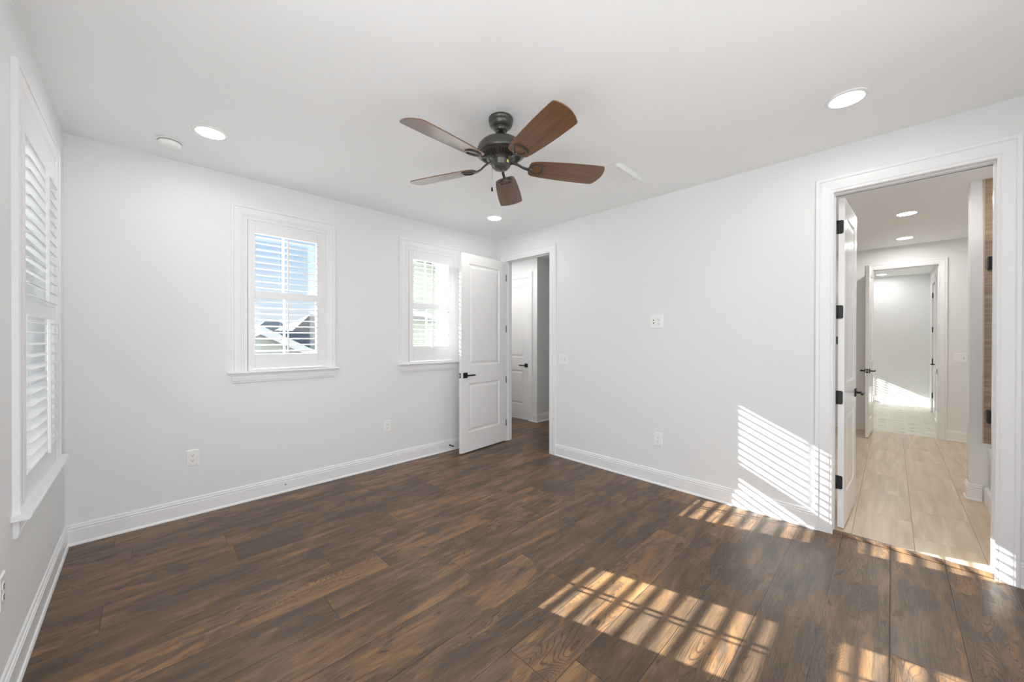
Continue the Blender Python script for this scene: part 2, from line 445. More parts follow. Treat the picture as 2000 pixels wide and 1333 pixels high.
# hall beyond the first door
HX, HY = 5.0, 0.268
struct(MB().box(W, 7.6, -1.35, 1.40, -0.12, 0).build('floor_hall', M_WOOD))
struct(MB().box(W + TR, 7.6, -1.35, 1.40, H, H + 0.12).build('ceiling_hall', M_CEIL))
HD = (0.452, 1.262)
plate('wall_hall_far', 'x', HX, HX + TR, HY, 1.40, 0, H, [(HD[0] - JG, HD[1] + JG, -1, DH + JG)], M_WALL)
plate('wall_hall_end', 'y', HY, HY + TR, HX + TR, 7.6, 0, H, [], M_WALL)
plate('wall_hall_back', 'y', 1.40, 1.50, W, HX + TR, 0, H, [], M_WALL)
plate('wall_hall_near', 'x', W, W + TR, WT, 1.40, 0, H, [], M_WALL)
plate('wall_hall_outside', 'x', W - 0.02, W - 0.001, WT, 1.50, -1.0, H, [], siding('pale_siding', (0.30, 0.32, 0.29)))
plate('wall_hall_front', 'y', -1.45, -1.35, W + TR, 7.7, 0, H, [], M_WALL)
plate('wall_hall_right', 'x', 7.6, 7.7, -1.35, HY, 0, H, [], M_WALL)

# bathroom beyond the second door
BYL, BYR = -2.55, -5.25
struct(MB().box(W + 0.055, XB2 - 0.06, BYR, BYL, -0.12, 0).build('floor_bathroom', M_TILE))
struct(MB().box(W + TR, XB2, BYR, BYL, H, H + 0.12).build('ceiling_bathroom', M_CEIL))
plate('wall_bathroom_far', 'x', XB, XB2, BYR, 0.0, 0, H, [(D3[0] - JG, D3[1] + JG, -1, DH + JG)], M_WALL)
plate('wall_bathroom_left', 'y', BYL, BYL + 0.1, W + TR, XB, 0, H, [], M_WALL)
plate('wall_bathroom_right', 'y', BYR - 0.1, BYR, W + TR, XB, 0, H, [], M_WALL)
WX, WY = 5.463, -4.310
plate('wall_bathroom_wing', 'x', WX, WX + 0.125, BYR, WY, 0, H, [], M_WALL)
# tiles over the tub end of the wing wall, with a metal edge strip
struct(MB().box(WX - 0.010, WX, BYR, -4.388, 0.50, H).build('wall_tile_surround', M_SURR))
struct(MB().box(WX - 0.012, WX, -4.388, -4.380, 0.50, H).build('trim_tile_edge', M_EDGE))

# room beyond the bathroom
struct(MB().box(XB2 - 0.06, XF, -5.0, 0.0, -0.12, 0).build('floor_far_room', M_FAR))
struct(MB().box(XB2, XF + 0.1, -5.0, WT, H, H + 0.12).build('ceiling_far_room', M_CEIL))
plate('wall_far_room_back', 'x', XF, XF + 0.1, -5.0, WT, 0, H, [], M_WALL)
plate('wall_far_room_left', 'y', 0.0, WT, XB, XF, 0, H, [(*FW, *BZ)], M_WALL)
FRY = -4.385
FD = (10.30, 11.05)
plate('wall_far_room_right', 'y', FRY - 0.1, FRY, XB2, XF, 0, H, [(FD[0] - JG, FD[1] + JG, -1, DH + JG)], M_WALL)
plate('wall_far_closet', 'y', -5.1, -5.0, XB2, XF, 0, H, [], M_WALL)

# floor transition in the bathroom doorway
def threshold():
    mb = MB(); pr = [(3.868, 0.0), (3.868, 0.004), (3.880, 0.013), (3.905, 0.015), (3.922, 0.011), (3.926, 0.0)]
    mb.loft([[(x, D2[0], z) for x, z in pr], [(x, D2[1], z) for x, z in pr]], True, True)
    return struct(mb.build('trim_threshold', M_WOOD))
threshold()

# ------------------------------------------------------------------ trim: casings and baseboards
CAS = [(0.0, 0.0), (0.0, 0.010), (0.004, 0.013), (0.012, 0.013), (0.016, 0.010), (0.020, 0.014), (0.060, 0.017), (0.072, 0.017), (0.076, 0.013), (0.080, 0.020), (0.096, 0.021), (0.100, 0.018), (0.100, 0.0)]
def casing(name, a0, a1, zb, zt, width, loc, rz, parent=None, left_w=None, top_w=None):
    """mitred casing round an opening a0..a1 (local x), room at local -y"""
    mb = MB(); k = width / 0.100; kl = (left_w or width) / 0.100; kt = (top_w or width) / 0.100
    st = [[], [], [], []]
    for o, t in CAS:
        st[0].append((a0 - o * kl, -t, zb)); st[1].append((a0 - o * kl, -t, zt + o * kt)); st[2].append((a1 + o * k, -t, zt + o * kt)); st[3].append((a1 + o * k, -t, zb))
    mb.loft(st, False, False)
    for s_ in (st[0], st[3]): mb.face(s_)
    ob = mb.build(name, M_TRIM, parent)
    if parent is None:
        ob.location = loc; ob.rotation_euler = (0, 0, rz); struct(ob)
    return ob
RZ_R, RZ_L = -PI / 2, PI / 2       # right wall / left wall: room at local -y
# door 1 and 2 seen from the bedroom (local x = -world y)
casing('trim_1', -D1[1], -D1[0], 0, DH, 0.100, (W, 0, 0), RZ_R)
casing('trim_2', -D2[1], -D2[0], 0, DH, 0.088, (W, 0, 0), RZ_R, None, 0.100, 0.110)
casing('trim_3', -D3[1], -D3[0], 0, DH, 0.080, (XB, 0, 0), RZ_R)
casing('trim_4', -HD[1], -HD[0], 0, DH, 0.085, (HX, 0, 0), RZ_R)
casing('trim_5', D2[0], D2[1], 0, DH, 0.10, (W + TR, 0, 0), RZ_L)
casing('trim_6', -FD[1], -FD[0], 0, DH, 0.075, (0, FRY, 0), PI)

casing('trim_12', -3.75, -2.75, 0.10, 2.60, 0.09, (0, 0, 0), RZ_L)  # casing of the added light opening in the left wall
casing('trim_13', -2.05, -0.20, 0.06, 2.62, 0.09, (0, YF, 0), PI)  # casing of the added light opening in the front wall
def jamb(name, a0, a1, zt, depth, loc, rz, stop=0.045):
    """liner of a door opening with stop bead; local y from 0 (room face) to depth"""
    mb = MB(); t = 0.010; a0 -= JG; a1 += JG; zt += JG
    mb.box(a0, a0 + t, 0, depth, 0, zt - t); mb.box(a1 - t, a1, 0, depth, 0, zt - t); mb.box(a0, a1, 0, depth, zt - t, zt)
    if stop:
        s0, s1 = stop, stop + 0.032
        mb.box(a0 + t, a0 + t + 0.010, s0, s1, 0, zt - t); mb.box(a1 - t - 0.010, a1 - t, s0, s1, 0, zt - t); mb.box(a0 + t + 0.010, a1 - t - 0.010, s0, s1, zt - t - 0.010, zt - t)
    o = mb.build(name, M_TRIM); o.location = loc; o.rotation_euler = (0, 0, rz)
    return struct(o)
jamb('trim_7', -D1[1], -D1[0], DH, TR, (W, 0, 0), RZ_R, 0.045)
jamb('trim_8', -D2[1], -D2[0], DH, TR, (W, 0, 0), RZ_R, 0.040)
jamb('trim_9', -D3[1], -D3[0], DH, TR, (XB, 0, 0), RZ_R, 0.045)
jamb('trim_10', -HD[1], -HD[0], DH, TR, (HX, 0, 0), RZ_R, 0.060)
jamb('trim_11', -FD[1], -FD[0], DH, 0.1, (0, FRY, 0), PI, 0.060)

BP = [(0, 0), (0.022, 0), (0.022, 0.006), (0.018, 0.015), (0.013, 0.018), (0.013, 0.100), (0.009, 0.103), (0.011, 0.107), (0.012, 0.116), (0.006, 0.121), (0.008, 0.126), (0.007, 0.133), (0.004, 0.138), (0, 0.138)]
def baseboard(name, pts, closed_ends=True):
    """pts: floor path of the wall line, the room on the left-hand side of the walking direction"""
    pts = [Vector((p[0], p[1], 0)) for p in pts]; st = []
    for i, p in enumerate(pts):
        def nrm(a, b):
            d = (b - a).normalized(); return Vector((-d.y, d.x, 0))
        if i == 0: n = nrm(pts[0], pts[1])
        elif i == len(pts) - 1: n = nrm(pts[-2], pts[-1])
        else:
            n1, n2 = nrm(pts[i - 1], p), nrm(p, pts[i + 1]); n = (n1 + n2) / (1 + n1.dot(n2))
        st.append([(p.x + n.x * o, p.y + n.y * o, z) for o, z in BP])
    mb = MB(); mb.loft(st, False, False); mb.face(st[0]); mb.face(st[-1])
    return struct(mb.build(name, M_TRIM))
baseboard('baseboard_left', [(0, 0), (0, YF)])
baseboard('baseboard_back', [(W, 0), (0, 0)])
baseboard('baseboard_right', [(W, D2[1] + 0.100), (W, D1[0] - 0.100)])
baseboard('baseboard_front', [(W, YF), (W, D2[0] - 0.088)])
baseboard('baseboard_hall', [(7.6, HY), (HX, HY), (HX, HD[0] - 0.085)])
baseboard('baseboard_bathroom_far', [(XB, -5.25), (XB, D3[0] - 0.080)])
baseboard('baseboard_bathroom_left', [(XB, D3[1] + 0.080), (XB, BYL)])
baseboard('baseboard_bathroom_wing', [(WX, -4.384), (WX, WY), (WX + 0.125, WY)])
baseboard('baseboard_far_room_back', [(XF, FRY), (XF, 0)])
baseboard('baseboard_far_room_right', [(XB2, FRY), (FD[0] - 0.075, FRY)])
baseboard('baseboard_far_room_corner', [(FD[1] + 0.075, FRY), (XF, FRY)])

# ------------------------------------------------------------------ windows and shutters
def window(name, loc, rz, w, z0, z1, cw=0.086):
    root = empty(name, loc, rz, 'structure')
    h = w / 2
    casing('casing', -h, h, z0, z1, cw, None, 0, root)
    # stool with horns, apron
    hw = h + cw + 0.026
    pr = [(WT * 0.45, z0), (-0.046, z0), (-0.050, z0 - 0.004), (-0.052, z0 - 0.010), (-0.048, z0 - 0.018), (-0.044, z0 - 0.020), (WT * 0.45, z0 - 0.020)]
    mb = MB()
    mb.box(-h, h, 0.0, 0.075, z0 - 0.02, z0)
    pr2 = [(0.0, z0)] + pr[1:6] + [(0.0, z0 - 0.020)]
    mb.loft([[(-hw, y, z) for y, z in pr2], [(hw, y, z) for y, z in pr2]], True, True)
    mb.build('stool', M_TRIM, root)
    aw = h + cw
    ap = [(0, 0), (-0.020, 0), (-0.020, -0.012), (-0.016, -0.016), (-0.017, -0.034), (-0.015, -0.052), (-0.017, -0.056), (-0.014, -0.062), (-0.012, -0.074), (-0.006, -0.078), (0, -0.078)]
    mb = MB(); zz = z0 - 0.020
    mb.loft([[(-aw - 0.012 * (p[1] / 0.078), p[0], zz + p[1]) for p in ap], [(aw + 0.012 * (p[1] / 0.078), p[0], zz + p[1]) for p in ap]], True, True)
    mb.build('apron', M_TRIM, root)
    # reveal boards
    mb = MB(); t = 0.006
    mb.box(-h, -h + t, 0.032, WT, z0, z1); mb.box(h - t, h, 0.032, WT, z0, z1); mb.box(-h + t, h - t, 0.032, WT, z1 - t, z1); mb.box(-h + t, h - t, 0.0751, WT, z0 - 0.02, z0 + t)
    mb.build('reveal', M_TRIM, root)
    # sashes
    zm = (z0 + z1) / 2
    for nm, a, b, y in (('upper_sash', zm - 0.012, z1 - t, 0.118), ('lower_sash', z0 + t, zm + 0.024, 0.088)):
        mb = MB(); x0, x1 = -h + t, h - t; r = 0.036; y1 = y + 0.028
        mb.box(x0, x0 + r, y, y1, a, b); mb.box(x1 - r, x1, y, y1, a, b); mb.box(x0 + r, x1 - r, y, y1, b - r, b); mb.box(x0 + r, x1 - r, y, y1, a, a + r)
        s_ = mb.build(nm, M_VINYL, root)
        mb = MB(); mb.box(-0.008, 0.008, y + 0.006, y1 - 0.006, a + r, b - r)
        mb.build('muntin', M_VINYL, s_)
        g_ = MB().box(x0 + r, x1 - r, y + 0.012, y + 0.016, a + r, b - r).build('pane', M_GLASS, s_)
    return root
window('window_1', ((B1[0] + B1[1]) / 2, 0, 0), 0, B1[1] - B1[0], *BZ)
window('window_2', ((B2[0] + B2[1]) / 2, 0, 0), 0, B2[1] - B2[0], *BZ)
window('window_3', (0, (LY[0] + LY[1]) / 2, 0), RZ_L, LY[1] - LY[0], *LZ)
window('window_4', ((FW[0] + FW[1]) / 2, 0, 0), 0, FW[1] - FW[0], *BZ)

def louver_mesh(w, width=0.0625, thick=0.0095):
    bm = bmesh.new(); n = 14; rings = []
    for x in (-w / 2, w / 2):
        rings.append([bm.verts.new((x, width / 2 * math.cos(2 * PI * i / n), thick / 2 * math.sin(2 * PI * i / n))) for i in range(n)])
    for i in range(n):
        f = bm.faces.new((rings[0][i], rings[0][(i + 1) % n], rings[1][(i + 1) % n], rings[1][i])); f.smooth = True
    bm.faces.new(rings[0][::-1]); bm.faces.new(rings[1])
    bmesh.ops.recalc_face_normals(bm, faces=bm.faces)
    me = D.meshes.new('louver'); bm.to_mesh(me); bm.free(); me.materials.append(M_SHUT)
    return me
def shutter(label, loc, rz, w, z0, z1, sections, tilts, group=None, stile=0.050):
    """sections: ((z bottom, z top, louver count), ...) of the louvred openings, top first"""
    root = empty('plantation_shutter', loc, rz); tag(root, label, 'window shutter', group)
    h = w / 2 - 0.0006; fr = 0.0276
    mb = MB(); zb = z0 + 0.001; zt = z1 - 0.0006
    mb.box(-h, -h + fr, -0.010, 0.030, zb, zt); mb.box(h - fr, h, -0.010, 0.030, zb, zt); mb.box(-h + fr, h - fr, -0.010, 0.030, zt - fr, zt); mb.box(-h + fr, h - fr, -0.010, 0.030, zb, zb + 0.0154)
    mb.build('frame', M_SHUT, root, bevel=0.0015, seg=1)
    x0, x1 = -h + fr + 0.002, h - fr - 0.002; pz0, pz1 = zb + 0.0174, zt - fr - 0.002
    ya, yb = -0.013, 0.015
    for a, b in ((x0, x0 + stile), (x1 - stile, x1)):
        MB().box(a, b, ya, yb, pz0, pz1).build('stile', M_SHUT, root, bevel=0.0015, seg=1)
    xi0, xi1 = x0 + stile, x1 - stile
    rails = [(sections[0][1], pz1), (sections[1][1], sections[0][0]), (pz0, sections[1][0])]
    for a, b in rails:
        MB().box(xi0 + 0.0005, xi1 - 0.0005, ya, yb, a, b).build('rail', M_SHUT, root, bevel=0.0015, seg=1)
    me = louver_mesh(xi1 - xi0 - 0.004)
    for (a, b, n), tl in zip(sections, tilts):
        p = (b - a) / n; yc = 0.002
        for i in range(n):
            o = D.objects.new('louver', me); C.objects.link(o); o.parent = root
            o.location = ((xi0 + xi1) / 2, yc, a + p * (i + 0.5)); o.rotation_euler = (math.radians(tl), 0, 0)
        yr = yc - 0.0625 / 2 * math.cos(math.radians(tl)) - 0.006
        rod = MB().box((xi0 + xi1) / 2 - 0.006, (xi0 + xi1) / 2 + 0.006, yr - 0.006, yr + 0.006, a + 0.012 - 0.03 * (n < 9), b - 0.012).build('tilt_rod', M_SHUT, root, bevel=0.002, seg=2)
    # small hinges on the frame
    for z in (pz0 + 0.12, (pz0 + pz1) / 2 - 0.1, pz1 - 0.12):
        MB().box(x1 - 0.003, x1 + 0.006, ya - 0.0035, ya - 0.0005, z - 0.03, z + 0.03).build('hinge', M_PLATE, root)
    return root
SG = 'plantation shutters in the bedroom'
SEC = ((1.793, 2.285, 9), (1.245, 1.731, 9))
SEC2 = ((1.793, 2.285, 9), (1.296, 1.731, 8))
T0 = 7.8
shutter('white plantation shutter in the middle window, rooftops and blue sky behind its louvers', ((B1[0] + B1[1]) / 2, 0, 0), 0, B1[1] - B1[0], *BZ, SEC, (T0, T0), SG)
shutter('white plantation shutter in the window beside the open hall door', ((B2[0] + B2[1]) / 2, 0, 0), 0, B2[1] - B2[0], *BZ, SEC2, (T0, T0), SG)
shutter('tall wide white plantation shutter on the side wall, seen at a steep angle', (0, (LY[0] + LY[1]) / 2, 0), RZ_L, LY[1] - LY[0], *LZ, ((1.557, 2.268, 13), (0.790, 1.490, 13)), (26.0, 4.0), SG)
shutter('white plantation shutter of the sunlit room beyond the bathroom', ((FW[0] + FW[1]) / 2, 0, 0), 0, FW[1] - FW[0], *BZ, SEC, (T0, T0))

# ------------------------------------------------------------------ doors
def door_leaf_mesh(w, h, t, panels):
    """slab in x 0..w, z 0..h, thickness y -t..0, moulded panels on both faces"""
    mb = MB(); bm = mb.bm
    xs = sorted({0, w, *[p[0] for p in panels], *[p[1] for p in panels]}); zs = sorted({0, h, *[p[2] for p in panels], *[p[3] for p in panels]})
    for side in (0, 1):
        Y = (lambda d: -t + d) if side == 0 else (lambda d: -d)
        for i in range(len(xs) - 1):
            for j in range(len(zs) - 1):
                cx, cz = (xs[i] + xs[i + 1]) / 2, (zs[j] + zs[j + 1]) / 2
                if any(p[0] < cx < p[1] and p[2] < cz < p[3] for p in panels): continue
                mb.face([(xs[i], Y(0), zs[j]), (xs[i + 1], Y(0), zs[j]), (xs[i + 1], Y(0), zs[j + 1]), (xs[i], Y(0), zs[j + 1])])
        for p in panels:
            prev = None
            for ins, dep in ((0, 0), (0.004, 0.0045), (0.016, 0.009), (0.024, 0.009), (0.046, 0.003), (0.052, 0.002)):
                ring = [(p[0] + ins, Y(dep), p[2] + ins), (p[1] - ins, Y(dep), p[2] + ins), (p[1] - ins, Y(dep), p[3] - ins), (p[0] + ins, Y(dep), p[3] - ins)]
                if prev:
                    for k in range(4): mb.face([prev[k], prev[(k + 1) % 4], ring[(k + 1) % 4], ring[k]])
                prev = ring
            mb.face(prev)
    mb.face([(0, 0, 0), (0, -t, 0), (0, -t, h), (0, 0, h)]); mb.face([(w, 0, 0), (w, -t, 0), (w, -t, h), (w, 0, h)])
    mb.face([(0, 0, 0), (w, 0, 0), (w, -t, 0), (0, -t, 0)]); mb.face([(0, 0, h), (w, 0, h), (w, -t, h), (0, -t, h)])
    return mb
def lever_set(parent, x, z, y, side, direction):
    """square rosette with a slim lever; side: -1 towards local -y, +1 towards +y; direction along x"""
    r = MB().box(x - 0.033, x + 0.033, min(y, y + side * 0.009), max(y, y + side * 0.009), z - 0.033, z + 0.033).build('lever_handle', M_BLACK, parent, bevel=0.002)
    mb = MB()
    mb.tube([(x, y + side * 0.008, z), (x, y + side * 0.058, z)], 0.010, 12)
    a, b = sorted((x - direction * 0.012, x + direction * 0.118)); c, d = sorted((y + side * 0.046, y + side * 0.060))
    mb.box(a, b, c, d, z - 0.009, z + 0.009)
    mb.build('lever', M_BLACK, r, bevel=0.002)
    return r
def hinge(parent, z, x0, y0, mirror=1, leaf=0.030, ang=0):
    """rounded leaf plate on the hinge edge (plane x = x0) and its knuckle"""
    mb = MB(); hh = 0.049; r = 0.011; pts = []
    y1 = y0 - mirror * leaf
    def P(y, zz): return (y, zz)
    prof = [(y0, -hh), (y0, hh)]
    for k in range(7):
        a = PI / 2 * k / 6; prof.append((y1 + mirror * (r - r * math.sin(a)), hh - r + r * math.cos(a)))
    for k in range(7):
        a = PI / 2 * k / 6; prof.append((y1 + mirror * (r - r * math.cos(a)), -hh + r - r * math.sin(a)))
    mb.loft([[(x0, a, z + b) for a, b in prof], [(x0 - 0.0025, a, z + b) for a, b in prof]], True, True)
    mb.tube([(x0 - 0.004, y0 + mirror * 0.003, z - hh), (x0 - 0.004, y0 + mirror * 0.003, z + hh)], 0.0058, 10)
    mb.build('hinge', M_BLACK, parent)
def door(name, loc, rz, w, h, t, label=None, handle_x=None, hz=0.93, sides=(-1, 1), hinges=(), latch=True, flip=1):
    root = empty(name, loc, rz, 'structure')
    st = 0.128
    panels = [(st, w - st, 0.235, 0.825), (st, w - st, 1.045, h - 0.120)]
    door_leaf_mesh(w, h, t, panels).build('leaf', M_DOOR, root)
    hx = handle_x if handle_x is not None else w - 0.064
    for s_ in sides:
        lever_set(root, hx, hz, 0 if s_ > 0 else -t, s_, -1 if hx > w / 2 else 1)
    if latch:
        xe = w if hx > w / 2 else 0.0
        sg = 1 if hx > w / 2 else -1
        a, b = sorted((xe - sg * 0.001, xe + sg * 0.0015))
        lp = MB().box(a, b, -t / 2 - 0.0125, -t / 2 + 0.0125, hz - 0.029, hz + 0.029).build('latch_plate', M_BLACK, root)
        a, b = sorted((xe + sg * 0.001, xe + sg * 0.012))
        MB().box(a, b, -t / 2 - 0.006, -t / 2 + 0.006, hz - 0.011, hz + 0.011).build('latch_bolt', M_CHROME, lp, bevel=0.002)
    for z, x0, y0, mir in hinges: hinge(root, z, x0, y0, mir)
    return root
T = 0.035
HZ4 = (2.187, 1.569, 0.946, 0.327)
# door 1: opened against the back wall, hinge at local x=0, leaf runs to -x in the world (rotate 180)
a1 = math.atan2(-0.262 - (-0.190), 3.047 - 3.855)
door('door_1', (3.855, -0.186, 0.012), a1, 0.802, 2.40, T, hinges=[(z, 0.0, -T, -1) for z in (2.17, 1.48, 0.80, 0.22)][:0])
d1r = D.objects['door_1']
# for this door the camera-side face is local +y (rotation is about 180 degrees): knuckles show on the hinge end
for z in (2.187, 1.50, 0.82, 0.24):
    MB().tube([(-0.003, 0.003, z - 0.045), (-0.003, 0.003, z + 0.045)], 0.0045, 10).build('hinge', M_BLACK, d1r)
# door 2: glossy leaf swung into the bathroom; local y=0 face looks to the tub side (-y world), hinge edge at x=0
a2 = math.radians(-2.6)
door('door_2', (3.986, -3.563, 0.012), a2, 0.664, 2.395, T, hinges=[(z, 0.0, 0.002, 1) for z in HZ4], latch=True)
d2r = D.objects['door_2']
MB().box(-0.006, 0.0, 0.001, 0.010, 1.335, 1.390).build('hinge_pin_stop', M_BLACK, d2r, bevel=0.002)
# door 3: far bathroom door, hinge on the left jamb, leaf comes towards us
a3 = math.radians(180 - 2.2)
door('door_3', (XB - 0.010, -3.640, 0.012), a3, 0.640, 2.395, T, hz=0.925)
# door 4: closed hall door; knob on the tub side
door('door_4', (HX + 0.016, HD[0] + 0.014, 0.012), PI / 2, 0.782, 2.39, T, handle_x=0.060, hz=0.915, sides=(1,), latch=False)
# door 5: closet door of the far room, standing shut in the right-hand wall
door('door_5', (FD[0] + 0.012, FRY - 0.002, 0.012), 0, 0.726, 2.39, T, handle_x=0.066, hz=0.92, sides=(1,), latch=False)
d5r = D.objects['door_5']
for z in (2.20, 1.55, 0.95, 0.30):
    MB().tube([(0.732, 0.006, z - 0.05), (0.732, 0.006, z + 0.05)], 0.009, 10).build('hinge', M_BLACK, d5r)
# strike plate and hinges in the far opening
mb = MB(); mb.box(XB + 0.02, XB + 0.052, D3[0] + 0.0105, D3[0] + 0.0135, 0.895, 0.965)
struct(mb.build('trim_strike_plate', M_BLACK))

# ------------------------------------------------------------------ ceiling fan
FC = Vector((1.947, -2.142, 0))
fan = empty('ceiling_fan', (FC.x, FC.y, H)); tag(fan, 'dark bronze ceiling fan with five walnut-brown blades in the middle of the ceiling', 'ceiling fan')
MB().lathe([(0.0, 0.0), (0.074, 0.0), (0.0755, -0.003), (0.0755, -0.017), (0.072, -0.019), (0.071, -0.022), (0.0735, -0.026), (0.072, -0.036), (0.064, -0.050), (0.052, -0.058), (0.044, -0.061), (0.042, -0.063), (0.044, -0.066), (0.040, -0.076), (0.034, -0.081), (0.024, -0.0825), (0.021, -0.074), (0.0, -0.072)], 48).build('canopy', M_BRONZE, fan)
MB().tube([(0, 0, -0.070), (0, 0, -0.130)], 0.0105, 16).build('downrod', M_BRONZE, fan)
mot = MB().lathe([(0.0, -0.106), (0.018, -0.106), (0.022, -0.124), (0.055, -0.128), (0.090, -0.137), (0.120, -0.153), (0.138, -0.174), (0.146, -0.196), (0.148, -0.208), (0.148, -0.222), (0.143, -0.226), (0.136, -0.228), (0.130, -0.231), (0.126, -0.234), (0.082, -0.252), (0.072, -0.254), (0.072, -0.262), (0.0, -0.262)], 56).build('motor_housing', M_BRONZE, fan)
# vent slots on the slanted underside
mb = MB(); n = 40
for i in range(n):
    if i % 8 in (0,): continue
    a = 2 * PI * i / n; ca, sa = math.cos(a), math.sin(a)
    def q(r, z, w): return (r * ca - w * sa, r * sa + w * ca, z)
    z1, z2 = -0.2352 - (0.122 - 0.122), -0.2352 - (0.122 - 0.090) * 0.409
    e = 0.0016
    w1, w2 = 0.0052, 0.0036
    mb.loft([[q(0.122, z1 - e, -w1), q(0.122, z1 - e, w1), q(0.122, z1 + e, w1), q(0.122, z1 + e, -w1)], [q(0.090, z2 - e, -w2), q(0.090, z2 - e, w2), q(0.090, z2 + e, w2), q(0.090, z2 + e, -w2)]], True, True)
mb.build('vent_slots', M_DARK, mot)
sw = MB().lathe([(0.0, -0.255), (0.062, -0.255), (0.064, -0.259), (0.060, -0.263), (0.059, -0.290), (0.056, -0.296), (0.050, -0.299), (0.049, -0.303), (0.045, -0.304), (0.044, -0.308), (0.038, -0.310), (0.0, -0.310)], 40).build('switch_housing', M_BRONZE, fan)
MB().lathe([(0.0, -0.3095), (0.004, -0.3095), (0.004, -0.313), (0.0, -0.313)], 10).build('screw', M_DARK, sw)
MB().box(-0.0075, 0.0075, -0.0605, -0.0565, -0.286, -0.270).build('reverse_switch', M_YELLOW, sw).rotation_euler = (0, 0, math.radians(2))
pc_a = math.radians(190)
pcx, pcy = 0.058 * math.cos(pc_a), 0.058 * math.sin(pc_a)
# pull chain on the side nearest the back wall window
pcx, pcy = -0.036, 0.040
pc = MB().tube([(pcx, pcy, -0.296), (pcx, pcy, -0.425)], 0.0011, 6).build('pull_chain', M_CHROME, fan)
MB().lathe([(0.0, -0.418), (0.003, -0.420), (0.0065, -0.432), (0.006, -0.440), (0.003, -0.446), (0.0, -0.446)], 14, (pcx, pcy, 0)).build('fob', M_DARK, pc)

def blade_outline():
    L = []
    # x outward; root rounded, widest near the tip, slanted rounded tip
    lead = [(0.178, 0.034), (0.185, 0.051), (0.205, 0.064), (0.25, 0.071), (0.36, 0.081), (0.48, 0.087), (0.58, 0.0885), (0.622, 0.088), (0.630, 0.084)]
    tip = [(0.650, 0.056), (0.663, 0.024), (0.669, -0.007), (0.667, -0.040), (0.659, -0.070), (0.651, -0.081)]
    trail = [(0.642, -0.084), (0.58, -0.085), (0.48, -0.083), (0.36, -0.078), (0.25, -0.070), (0.205, -0.063), (0.185, -0.052), (0.177, -0.034), (0.175, 0.0)]
    return lead + tip + trail
def make_blade():
    mb = MB(); ol = blade_outline(); t = 0.0058
    mb.loft([[(x, y, -t / 2) for x, y in ol], [(x, y, t / 2) for x, y in ol]], True, True)
    b = mb.build('blade', M_BLADE, fan, bevel=0.0012, seg=2)
    # blade iron: arm, teardrop loop rim below the blade
    mb = MB(); n = 36; rings = []
    for k in range(n):
        a = 2 * PI * k / n
        # rounded-triangle loop: broad towards the tip, pointed towards the hub
        rr = 1.0 + 0.16 * math.cos(a) - 0.10 * math.cos(2 * a) * 0.3
        cx = 0.224 + 0.044 * math.cos(a); cy = 0.040 * math.sin(a) * (1.0 + 0.38 * math.cos(a))
        nx, ny = math.cos(a), math.sin(a)
        w = 0.0068
        prof = [(-w, -0.0030), (-w, -0.0085), (-w * .45, -0.0115), (w * .45, -0.0100), (w * .6, -0.0080), (w, -0.0085), (w, -0.0030)]
        rings.append([(cx + nx * o, cy + ny * o, z) for o, z in prof])
    rings.append(rings[0])
    mb.loft(rings, True, False, False)
    # arm from hub to loop
    st = []
    for x, w, z in ((0.060, 0.013, 0.030), (0.085, 0.011, 0.028), (0.110, 0.009, 0.018), (0.140, 0.0085, 0.001), (0.165, 0.010, -0.006), (0.182, 0.013, -0.007)):
        st.append([(x, -w, z - 0.004), (x, w, z - 0.004), (x, w, z + 0.004), (x, -w, z + 0.004)])
    mb.loft(st, True, True)
    iron = mb.build('blade_iron', M_BRONZE, b, bevel=0.001, seg=1)
    mb = MB()
    mb.lathe([(0.0, -0.0085), (0.004, -0.0080), (0.0042, -0.0055), (0.0, -0.0055)], 10, (0.190, 0, 0))
    mb.build('screw', M_CHROME, b)
    return b
b0 = make_blade()
def set_blade(b, ang):
    # pitch about the blade's own axis, then turn about the fan axis
    b.location = (0, 0, 2.451 - H)
    b.rotation_mode = 'XYZ'
    b.rotation_euler = (math.radians(-14.5), 0, math.radians(ang))
set_blade(b0, -104.6)
for i in range(1, 5):
    c = b0.copy(); C.objects.link(c); c.parent = fan
    for ch in list(b0.children):
        d = ch.copy(); C.objects.link(d); d.parent = c
    set_blade(c, -104.6 + 72 * i)

# ------------------------------------------------------------------ recessed lights, smoke detector, vent
def downlight(label, loc, material, group):
    root = empty('recessed_light', loc); tag(root, label, 'recessed light', group)
    MB().lathe([(0.094, 0.0), (0.096, -0.002), (0.094, -0.005), (0.078, -0.008), (0.074, -0.006), (0.073, 0.0)], 48, cap=False).build('trim_ring', M_PLATE, root)
    MB().lathe([(0.0, -0.0045), (0.040, -0.0046), (0.0735, -0.0042), (0.0735, -0.001), (0.0, -0.001)], 48).build('diffuser', material, root)
    return root
G1 = 'round recessed lights in the bedroom ceiling'
downlight('lit round recessed ceiling light beside the smoke detector', (0.690, -0.685, H), M_LAMP, G1)
downlight('lit round recessed ceiling light above the open hall door', (3.186, -0.702, H), M_LAMP, G1)
downlight('lit round recessed ceiling light nearest the bathroom doorway', (3.200, -3.655, H), M_LAMP, G1)
downlight('round recessed ceiling light over the near corner by the side window', (0.690, -3.655, H), M_LAMP, G1)
G2 = 'round recessed lights in the bathroom ceiling'
downlight('recessed ceiling light in the bathroom, the nearer of the two seen through its doorway', (6.237, -3.946, H), M_LAMPB, G2)
downlight('recessed ceiling light in the bathroom, the one next to the far doorway', (7.642, -3.954, H), M_LAMPB, G2)
downlight('recessed ceiling light of the bathroom just inside the doorway', (4.840, -3.940, H), M_LAMPB, G2)
